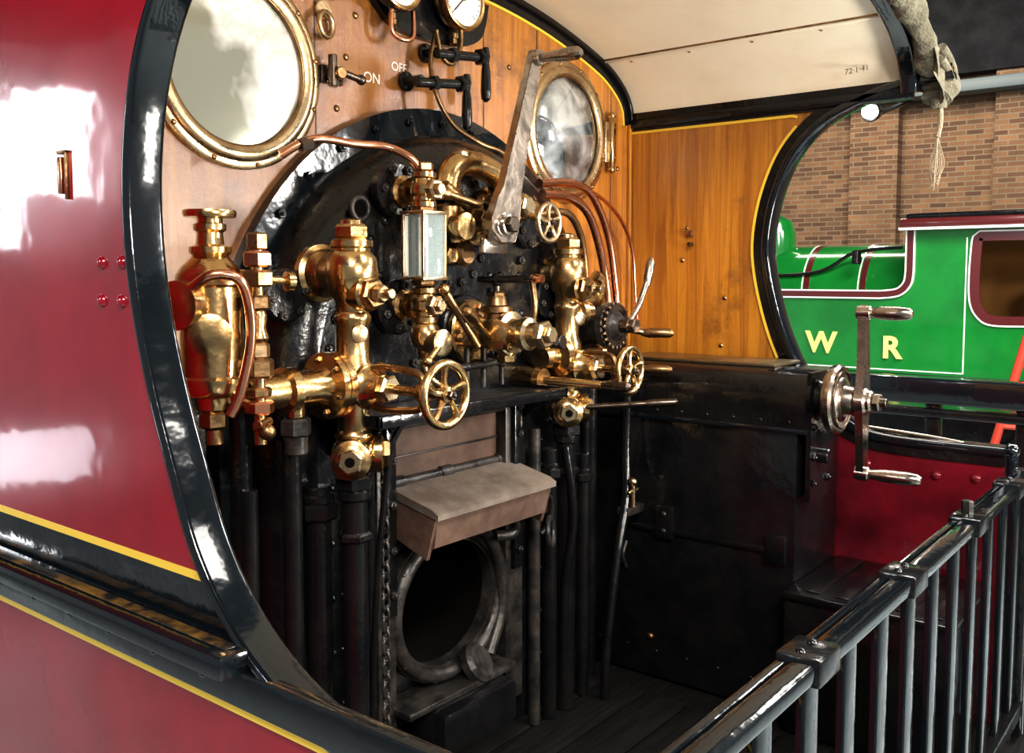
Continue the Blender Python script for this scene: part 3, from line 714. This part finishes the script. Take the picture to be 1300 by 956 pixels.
b=B('steam_brake_valve')
x,z=.50,1.06
b.lathe((x,-.12,z),(0,-1,0),[(0,.07),(.02,.072),(.03,.055),(.09,.055),(.10,.066),(.12,.066),(.125,.05),(.145,.03),(.15,.028)],iron,32)
b.lathe((x,-.245,z),(0,-1,0),[(0,.060),(.010,.060),(.010,.044),(0,.044)],steeld,40,closed=True)
for k in range(20):
    t=2*PI*k/20
    b.box((x+.063*math.cos(t)-.004,-.256,z+.063*math.sin(t)-.004),(x+.063*math.cos(t)+.004,-.244,z+.063*math.sin(t)+.004),steel,.001)
b.cyl((x,-.26,z),(x,-.30,z),.02,steeld); b.hexn((x,-.30,z),(0,-1,0),.022,.02,steel)
b.tube([(x,-.285,z),(x+.06,-.285,z+.05),(x+.10,-.29,z+.12)],.009,steel); b.lathe((x+.10,-.29,z+.11),(.3,0,1),[(0,.009),(.02,.013),(.07,.014),(.085,.006)],steel,16)
b.tube([(x,-.29,z-.01),(x+.05,-.32,z-.02)],.009,steeld,smooth=0); b.lathe((x+.04,-.31,z-.02),(.35,-.9,.0),[(0,.009),(.02,.014),(.08,.013),(.09,.006)],brass2,16)
b.cyl((x+.06,-.15,z-.04),(x+.06,-.15,z-.16),.022,brass2); b.hexn((x+.06,-.15,z-.10),(0,0,1),.032,.03,brass2)
b.cyl((x+.06,-.16,z-.14),(x+.12,-.30,z-.13),.009,steeld); b.lathe((x+.11,-.28,z-.13),(.35,-.9,0),[(0,.01),(.02,.014),(.07,.013),(.08,.006)],brass2,16)
b.box((x-.06,-.2,z-.15),(x+.02,-.13,z-.06),brass2,.012)
b.box((x-.08,-.20,z+.05),(x+.03,-.13,z+.11),brass,.014)
b.tube([(x,-.18,z+.05),(x,-.2,z+.12),(x-.03,-.2,z+.14)],.016,brass,14)
b.lathe((x+.10,-.12,z+.02),(0,0,1),[(-.06,.02),(0,.03),(.04,.03),(.06,.02),(.1,.016)],iron,20)
b.done()

# ------------------------------------------------------------------ pressure gauges and brackets
def gauge(x,z,r,ndl):
    b=B('pressure_gauge')
    b.lathe((x,-.02,z),(0,-1,0),[(0,r*.8),(.02,r*.95),(.03,r),(.042,r),(.048,r*.97),(.050,r*.9),(.044,r*.86)],brass2 if ndl else blk,48)
    b.lathe((x,-.060,z),(0,-1,0),[(0,r*.86),(.006,r*.86)],white,40)
    for k in range(21):
        t=math.radians(225-270*k/20); r0=r*.78; r1=r*(.62 if k%5==0 else .70)
        b.tube([(x+r0*math.cos(t),-.0665,z+r0*math.sin(t)),(x+r1*math.cos(t),-.0665,z+r1*math.sin(t))],.0011,ink,4,0)
    t=math.radians(225); b.tube([(x-.2*r*math.cos(t),-.0685,z-.2*r*math.sin(t)),(x+.62*r*math.cos(t),-.0685,z+.62*r*math.sin(t))],.0016,ink,5,0)
    b.cyl((x,-.064,z),(x,-.072,z),.006,brass)
    b.torus((x,-.068,z),(0,-1,0),r*.9,.006,brass,48,8)
    b.cyl((x,-.035,z-r),(x,-.035,z-r-.03),.010,brass); b.hexn((x,-.035,z-r-.03),(0,0,1),.014,.016,brass2)
    b.done()
gauge(.065,1.895,.080,1); gauge(-.155,1.89,.072,0)
b=B('gauge_mounting_board')
b.plate(c2([(-.24,1.955),(-.22,1.88),(-.14,1.80),(-.02,1.785),(.10,1.79),(.19,1.83),(.22,1.92)],5),[],'y',-.02,0,blk)
b.done()
b=B('whistle_valve')
for (x,z,dz,xx) in ((.02,1.755,0,.135),(-.05,1.675,0,.06)):
    b.flange((x-.03,0,z),(0,-1,0),.024,.012,blk,3,iron,.005)
    b.cyl((x-.03,-.01,z),(x-.03,-.06,z),.010,iron)
    b.cyl((x-.05,-.06,z-.012),(xx,-.07,z+.006),.012,blk); b.hexn((x+.0,-.062,z-.006),(1,0,.1),.019,.02,blk)
    b.hexn((xx-.02,-.07,z+.005),(1,0,.1),.022,.028,blk)
    b.lathe((xx,-.08,z+.03),(0,0,-1),[(0,.008),(.02,.012),(.04,.009),(.06,.012),(.11,.014),(.13,.012),(.138,.004)],blk,16)
b.done()

# ------------------------------------------------------------------ reversing gear casing
b=B('reversing_gear_casing')
X0=.66
b.box((X0,-.72,0),(.975,-.0,.785),blk,.008)
prof=c2([(X0-.012,.79),(X0-.010,.86),(X0+.004,.905),(X0+.04,.935),(X0+.10,.945),(X0+.20,.940),(.972,.935)],4)
b.plate(prof+[(.972,.785),(X0-.012,.785)],[],'y',-.745,-.005,blk)
b.box((X0-.018,-.75,.78),(X0+.01,-.005,.795),blkrim,.004)
b.box((X0+.08,-.62,.944),(.93,-.12,.953),M('casing_top_plate',(.26,.19,.10),.3,.8,col2=(.12,.09,.055),vs=10),.003)
b.lathe((.71,-.745,.875),(0,-1,0),[(0,.066),(.012,.066),(.016,.05),(.03,.046),(.032,.03),(.044,.028)],blk,32)
b.plate([(X0-.005,.60),(X0-.005,.945),(X0+.13,.945),(X0+.13,.60)],[],'y',-.758,-.745,blk)
for (dx_,z) in ((.01,.92),(.115,.92),(.01,.80),(.115,.80),(.01,.72),(.115,.72),(.01,.65),(.115,.65)):
    b.bolt((X0+dx_,-.758,z),(0,-1,0),.010,blk)
b.cyl((.71,-.755,.72),(.71,-.79,.72),.02,blk)
for i in range(9): b.rivet((X0-.012,-.06-i*.08,.81),(-1,0,0),.006,blk)
for i in range(7): b.rivet((X0,-.10-i*.1,.08),(-1,0,0),.006,blk)
b.box((X0-.014,-.70,.445),(X0,-.20,.462),blk,.004)
b.box((X0-.020,-.36,.43),(X0,-.30,.53),blk,.006); b.rivet((X0-.020,-.33,.505),(-1,0,0),.009,iron); b.rivet((X0-.02,-.33,.455),(-1,0,0),.009,iron)
b.box((X0-.02,-.70,.42),(X0,-.64,.50),blk,.006)
b.rivet((X0,-.28,.12),(-1,0,0),.012,brass2); b.tube([(X0-.01,-.20,.40),(X0-.03,-.20,.36),(X0-.01,-.2,.32)],.006,iron)
b.box((X0-.008,-.015,0),(X0+.01,-.003,.78),blk,.003)
b.box((.58,-1.13,0),(.975,-.722,.36),blk,.008); b.box((.565,-1.14,.36),(.975,-.722,.378),blk,.005)
for i in range(5):
    b.box((.60,-1.11+i*.075,.378),(.95,-1.075+i*.075,.382),blk,.001)
b.done()
b=B('reversing_crank_handle')
ax,az=.705,.875
b.lathe((ax,-.79,az),(0,-1,0),[(0,.05),(.004,.088),(.012,.092),(.024,.092),(.030,.086),(.032,.06),(.036,.056),(.040,.04),(.06,.036),(.064,.034)],steel,44)
b.torus((ax,-.823,az),(0,-1,0),.074,.003,steeld,44,6)
b.cyl((ax,-.84,az),(ax,-.90,az),.03,steel); b.hexn((ax,-.90,az),(0,-1,0),.024,.02,steel); b.cyl((ax,-.918,az),(ax,-.935,az),.012,steeld)
def carm(z1,x1):
    pts=[(ax-.032,az),(ax-.020,az+(z1-az)*.4),(x1-.016,z1-.0),(x1,z1+.02*(1 if z1>az else -1)),(x1+.018,z1),(ax+.026,az+(z1-az)*.4),(ax+.034,az)]
    b.plate(pts,[],'y',-.882,-.862,steel)
carm(1.105,.70); carm(.685,.715)
b.cyl((ax,-.855,az),(ax,-.888,az),.036,steel)
b.cyl((.70,-.855,1.105),(.70,-.892,1.105),.018,steel); b.cyl((.715,-.855,.685),(.715,-.892,.685),.018,steel)
b.lathe((.70,-.885,1.105),(0,-1,0),[(0,.010),(.01,.012),(.03,.017),(.07,.018),(.10,.015),(.108,.008)],steel,20)
b.lathe((.715,-.885,.685),(0,-1,0),[(0,.010),(.01,.012),(.04,.016),(.10,.018),(.128,.015),(.136,.008)],steel,20)
b.done()

# ------------------------------------------------------------------ gate between engine and tender
b=B('cab_gate')
gy=-1.21
b.box((-.95,gy-.028,.675),(.93,gy+.006,.700),blkrim,.006)
b.box((-.95,gy+.010,.660),(.93,gy+.024,.697),blkrim,.003)
for x in (-.55,-.12,.34,.75):
    b.box((x-.04,gy-.034,.668),(x+.04,gy+.028,.706),blk,.005); b.rivet((x-.02,gy,.706),(0,0,1),.007,blk); b.rivet((x+.02,gy,.706),(0,0,1),.007,blk)
xs=[-.86+i*.155 for i in range(12)]
for x in xs:
    b.box((x-.024,gy-.010,.02),(x+.024,gy+.004,.685),blkrim,.003)
b.box((-.95,gy-.022,.06),(.93,gy+.012,.10),blk,.005)
for x in (-.95,.93): b.box((x-.018,gy-.02,0),(x+.018,gy+.02,.705),blk,.005)
b.hexn((.34,gy-.0,.705),(0,0,1),.012,.03,iron)
b.done()
b=B('cab_handrail_post')
b.cyl((1.01,-1.17,-.1),(1.01,-1.17,.73),.016,blkrim); b.ball((1.01,-1.17,.735),.020,blkrim)
b.tube([(1.01,-1.17,.725),(1.005,-1.0,.748),(1.0,-.80,.762)],.006,steel,12)
b.cyl((1.02,-1.24,-.1),(1.02,-1.24,.70),.022,blkrim)
b.done()

# ------------------------------------------------------------------ canvas and rope
b=B('rolled_canvas_sheet')
P=[(x,-.950,roofz(x)-.022) for x in (.30,.45,.60,.72,.82,.90,.95)]+[(1.0,-.955,1.76),(1.01,-.96,1.71),(1.0,-.96,1.68)]
b.tube(P,.03,canvas,22,8,radii=lambda q:.029+.005*math.sin(q*23)+.004*math.sin(q*51)+(.010 if q>.85 else 0))
for i,v in enumerate(b.v):
    v=Vector(v); v.y+=.006*math.sin(v.x*90+v.z*60); v.z+=.004*math.sin(v.x*140+v.y*80); b.v[i]=tuple(v)
for (o,rr_) in ((0,.012),(.03,.010)):
    b.tube([(.92,-.985,1.80-o),(.98,-.99,1.775-o),(1.03,-.99,1.74-o),(1.01,-.985,1.69)],rr_,canvas,12)
b.tube([(1.0,-.93,1.80),(1.045,-.97,1.76),(1.035,-.99,1.71),(1.0,-.97,1.685)],.018,canvas,12)
vs=[];fs=[]
for i in range(17):
    for j in range(7):
        u=i/16;w=j/6
        vs.append((.88+.15*u,-.975-.010*math.sin(u*14+w*2)-.004*w,1.80-.05*u-w*(.085-.03*math.sin(u*9))))
for i in range(16):
    for j in range(6): fs.append([i*7+j,i*7+j+1,(i+1)*7+j+1,(i+1)*7+j])
b.add(vs,fs,canvas)
b.tube([(1.0,-.96,1.70),(1.005,-.96,1.655)],.022,canvas,12,0)
b.done(60)
b=B('frayed_rope')
b.tube([(.998,-.965,1.68),(.992,-.97,1.62),(.985,-.965,1.575)],.007,rope_m,8)
for k in range(14):
    a=random.uniform(0,6.28); r=random.uniform(.006,.022)
    b.tube([(.985,-.965,1.58),(.985+r*.6*math.cos(a),-.965+r*.5*math.sin(a),1.54),(.975+r*math.cos(a),-.965+r*math.sin(a),1.50),(.965+r*.5*math.cos(a),-.965+r*.5*math.sin(a),1.45+random.uniform(-.02,.03))],.0014,rope_m,5,4)
b.done()

# ------------------------------------------------------------------ hall
b=B('floor'); b.plate([(-9,-12),(10.9,-12),(10.9,16),(-9,16)],[],'z',-1.25,-1.15,concrete); b.done()
b=B('wall_back'); b.plate([(-12,-1.15),(16,-1.15),(16,3.62),(-12,3.62)],[],'x',10.8,11.0,brick)
for y in (2.25,6.2,-1.9,.55): b.box((10.62,y-.3,-1.15),(10.8,y+.3,3.62),brick,.0)
b.done()
b=B('trim_wall_plate'); b.box((10.3,-12,3.36),(10.6,16,3.50),steelblue,.01); b.box((10.55,-12,3.62),(11,16,5.4),darkceil,0); b.done()
b=B('ceiling'); b.plate([(-9,-12),(11,-12),(11,16),(-9,16)],[],'z',5.4,5.5,darkceil); b.done()
b=B('roof_truss')
for y in (-3,-.2,2.6,5.6):
    b.box((3,y-.06,4.35),(10.8,y+.06,4.47),steelblue,.01); b.box((3,y-.06,5.2),(10.8,y+.06,5.32),steelblue,.01)
    for i in range(8):
        xx=3+i*.98
        b.tube([(xx,y,4.41),(xx+.49,y,5.26),(xx+.98,y,4.41)],.035,steelblue,8,0)
b.done()
b=B('spot_lamp')
c=Vector((9.0,1.80,3.02))
b.ball(c,.075,lampm); b.lathe(c+Vector((.04,0,0)),(1,0,.1),[(0,.10),(.02,.11),(.2,.08),(.25,.03)],blk,24)
b.cyl(c+Vector((.28,0,.0)),(10.7,1.8,3.4),.03,blk)
b.done()

b=B('platform_barrier')
b.box((3.3,-3,.545),(3.45,1.6,.675),blkrim,.01); b.box((3.28,-3,.48),(3.5,1.6,.52),blk,.008)
for y in [1.3-.42*i for i in range(10)]: b.box((3.35,y-.035,-1.15),(3.42,y+.035,.55),blk,.005)
b.box((3.33,-3,.20),(3.43,1.6,.27),blk,.005)
b.done()

g=empty('green_tank_locomotive')
GX=6.25
b=B('side_tank',g)
side=[(4.2,.37),(4.2,1.05)]+c2([(.78,1.05),(.64,1.07),(.57,1.14),(.555,1.24)],5)+[(.555,1.58),(-1.6,1.58),(-1.6,.37)]
hole=c2([(.04,1.50),(.05,1.44),(.06,1.20),(.05,1.0),(.0,.90),(-.08,.86),(-.3,.86)],5)+[(-.60,.86),(-.65,.92),(-.65,1.44),(-.60,1.50)]
b.plate(side,[hole],'x',GX,GX+.03,green)
b.sweep(hole,'x',[(-.03,GX-.012),(-.03,GX+.02),(.0,GX+.02),(.0,GX-.012)],maroon,closed=True,flip=1)
b.sweep(hole,'x',[(.0,GX-.013),(.0,GX+.02),(.04,GX+.02),(.04,GX-.013)],maroon,closed=True,flip=1)
b.sweep(hole,'x',[(-.052,GX-.013),(-.052,GX+.02),(-.04,GX+.02),(-.04,GX-.013)],whitel,closed=True,flip=-1)
top=[(4.2,1.05)]+c2([(.78,1.05),(.64,1.07),(.57,1.14),(.555,1.24)],5)+[(.555,1.58)]
b.sweep(top,'x',[(-.02,GX-.02),(-.02,GX+.05),(.030,GX+.05),(.030,GX-.02)],maroon)
b.sweep(top,'x',[(.03,GX-.021),(.03,GX),(.042,GX),(.042,GX-.021)],whitel)
b.sweep(top,'x',[(-.032,GX-.021),(-.032,GX),(-.02,GX),(-.02,GX-.021)],whitel)
b.box((GX-.02,-1.6,.36),(GX+.6,4.2,.40),blk,.005); b.box((GX-.004,.125,.42),(GX,.135,1.5),whitel,0)
b.box((GX-.004,.13,.42),(GX,4.0,.430),whitel,0)
T=Matrix(((0,0,-1,0),(-1,0,0,0),(0,1,0,0),(0,0,0,1)))
b.text('W',.25,Matrix.Translation((GX-.012,1.265,.62))@T,yel2,.004,.008)
b.text('R',.25,Matrix.Translation((GX-.012,.678,.60))@T,yel2,.004,.008)
b.done()
b=B('cab_roof',g)
b.box((GX-.10,-1.7,1.58),(GX+1.9,.62,1.66),maroon,.03); b.box((GX-.11,-1.7,1.565),(GX-.05,.62,1.585),whitel,.002)
b.box((GX-.06,-1.7,1.66),(GX+1.8,.58,1.70),blk,.02)
b.box((GX+1.3,-1.6,.37),(GX+1.35,.55,1.58),orangein,0); b.box((GX+.05,.50,.37),(GX+1.3,.54,1.58),orangein,0)
b.box((GX+.2,-.9,.40),(GX+.6,-.25,1.25),maroon,.02)
b.done()
b=B('boiler',g)
b.lathe((GX+.75,.5,1.02),(0,1,0),[(0,.46),(3.0,.46),(3.2,.40)],green,48)
for y in (1.0,1.5): b.lathe((GX+.75,y,1.02),(0,1,0),[(0,.463),(.05,.463)],maroon,48); b.lathe((GX+.75,y+.06,1.02),(0,1,0),[(0,.462),(.012,.462)],whitel,48)
b.lathe((GX+.65,1.98,1.2),(0,0,1),[(0,.20),(.40,.20),(.52,.16),(.58,.05)],green,28)
b.cyl((GX+.2,1.05,1.30),(GX+.2,1.05,1.42),.04,blk); b.tube([(GX+.3,.7,1.44),(GX+.3,1.1,1.40),(GX+.3,1.5,1.22),(GX+.3,2.6,1.20)],.016,blk)
b.box((GX,.6,1.05),(GX+.5,4.0,1.07),green,.002)
b.done()
b=B('running_gear',g)
b.box((GX+.1,-1.6,.1),(GX+.2,4.2,.37),green,.01); b.box((GX+.3,-1.6,-.9),(GX+.35,4.2,.3),blk,.01)
for y in (-.5,1.5,3.3):
    b.torus((GX+.2,y,-.55),(1,0,0),.5,.06,blk,40,8); 
    for k in range(10):
        t=2*PI*k/10; b.tube([(GX+.2,y,-.55),(GX+.2,y+.48*math.cos(t),-.55+.48*math.sin(t))],.03,green,6,0)
b.done()
vermilion=M('vermilion',(.5,.05,.025),.5)
b=B('step_ladder')
for dy in (0,.38): 
    b.tube([(5.6,.03-dy,-1.15),(5.6,-.50-dy,1.10)],.03,vermilion,8,0)
for k in range(8): b.tube([(5.6,-.01-.062*k,-.95+.27*k),(5.6,-.39-.062*k,-.95+.27*k)],.018,vermilion,8,0)
b.done()

# ------------------------------------------------------------------ lights
def area(loc,tgt,sx,sy,p,col=(1,.96,.9)):
    l=bpy.data.lights.new('unseen_area_light','AREA'); l.shape='RECTANGLE'; l.size=sx; l.size_y=sy; l.energy=p; l.color=col  # unseen area lamp, no fixture modelled
    o=bpy.data.objects.new('unseen_area_light',l); COL.objects.link(o); o.location=loc
    o.rotation_euler=(Vector(tgt)-Vector(loc)).to_track_quat('-Z','Y').to_euler(); return o
area((-3.0,-3.2,3.8),(0.2,-.2,1.15),1.2,.9,215)
area((-4.5,1.0,2.8),(-1,0,1.1),1.0,.9,65,(.9,.95,1))
area((-1.2,-3.6,1.9),(.1,-.1,1.25),.6,.4,56,(1,.93,.84))  # added low near the camera for glints on the brass
area((.6,-2.6,1.0),(.3,-.3,1.95),.45,.45,55,(1,.95,.86))  # added low and aimed up to brighten the cream roof
area((1.65,-2.7,1.80),(.6,0,1.6),.3,.3,38,(1,.97,.92))  # added small lamp for a sparkle in the right window
area((1.2,-3.5,4.2),(.9,-.8,.8),1.5,1.5,100)
area((3.4,-2.0,4.4),(6.2,.6,.7),2.5,1.2,330)
area((7.5,2.0,4.2),(10.8,1.8,2.0),3,1,240,(1,.88,.72))
area((2.2,0,3.9),(2.6,-.6,-1),1.0,2.5,170)
area((4.4,-3.0,3.6),(3.6,-2.6,-1.1),1.5,1.5,190,(.92,.96,1))  # added to brighten the floor that the gate bars reflect
area((-4.2,6.6,2.35),(-1,0,1.3),.6,.9,20,(.95,.97,1))  # this and the next two: unseen, placed for reflections on the red sheet
area((-3.2,5.2,1.9),(-1,0,1.3),.2,1.0,7,(.9,.95,1))
area((-3.6,6.0,-.25),(-1,0,1.0),1.0,.4,6,(.9,.93,1))
w=bpy.data.worlds.new('hall_ambient'); w.use_nodes=True; scn.world=w
w.node_tree.nodes['Background'].inputs[0].default_value=(.88,.93,1,1); w.node_tree.nodes['Background'].inputs[1].default_value=.27

# ------------------------------------------------------------------ camera
cam=bpy.data.cameras.new('camera'); co=bpy.data.objects.new('camera',cam); COL.objects.link(co)
cam.sensor_width=36; cam.lens=36*1190/1300; cam.shift_y=-.0342; cam.clip_start=.05
t=math.atan(83.5/1190); th=math.radians(38.4); ct,s_=math.cos(t),math.sin(t); dx,dy=math.cos(th),math.sin(th)
Fv=(dx*ct,dy*ct,-s_);Rv=(dy,-dx,0);Uv=(dx*s_,dy*s_,ct)
co.matrix_world=Matrix(((Rv[0],Uv[0],-Fv[0],-1.75),(Rv[1],Uv[1],-Fv[1],-1.66),(Rv[2],Uv[2],-Fv[2],1.2),(0,0,0,1)))
scn.camera=co
scn.view_settings.view_transform='Standard'
scn.view_settings.exposure=.3
scn.view_settings.gamma=.88
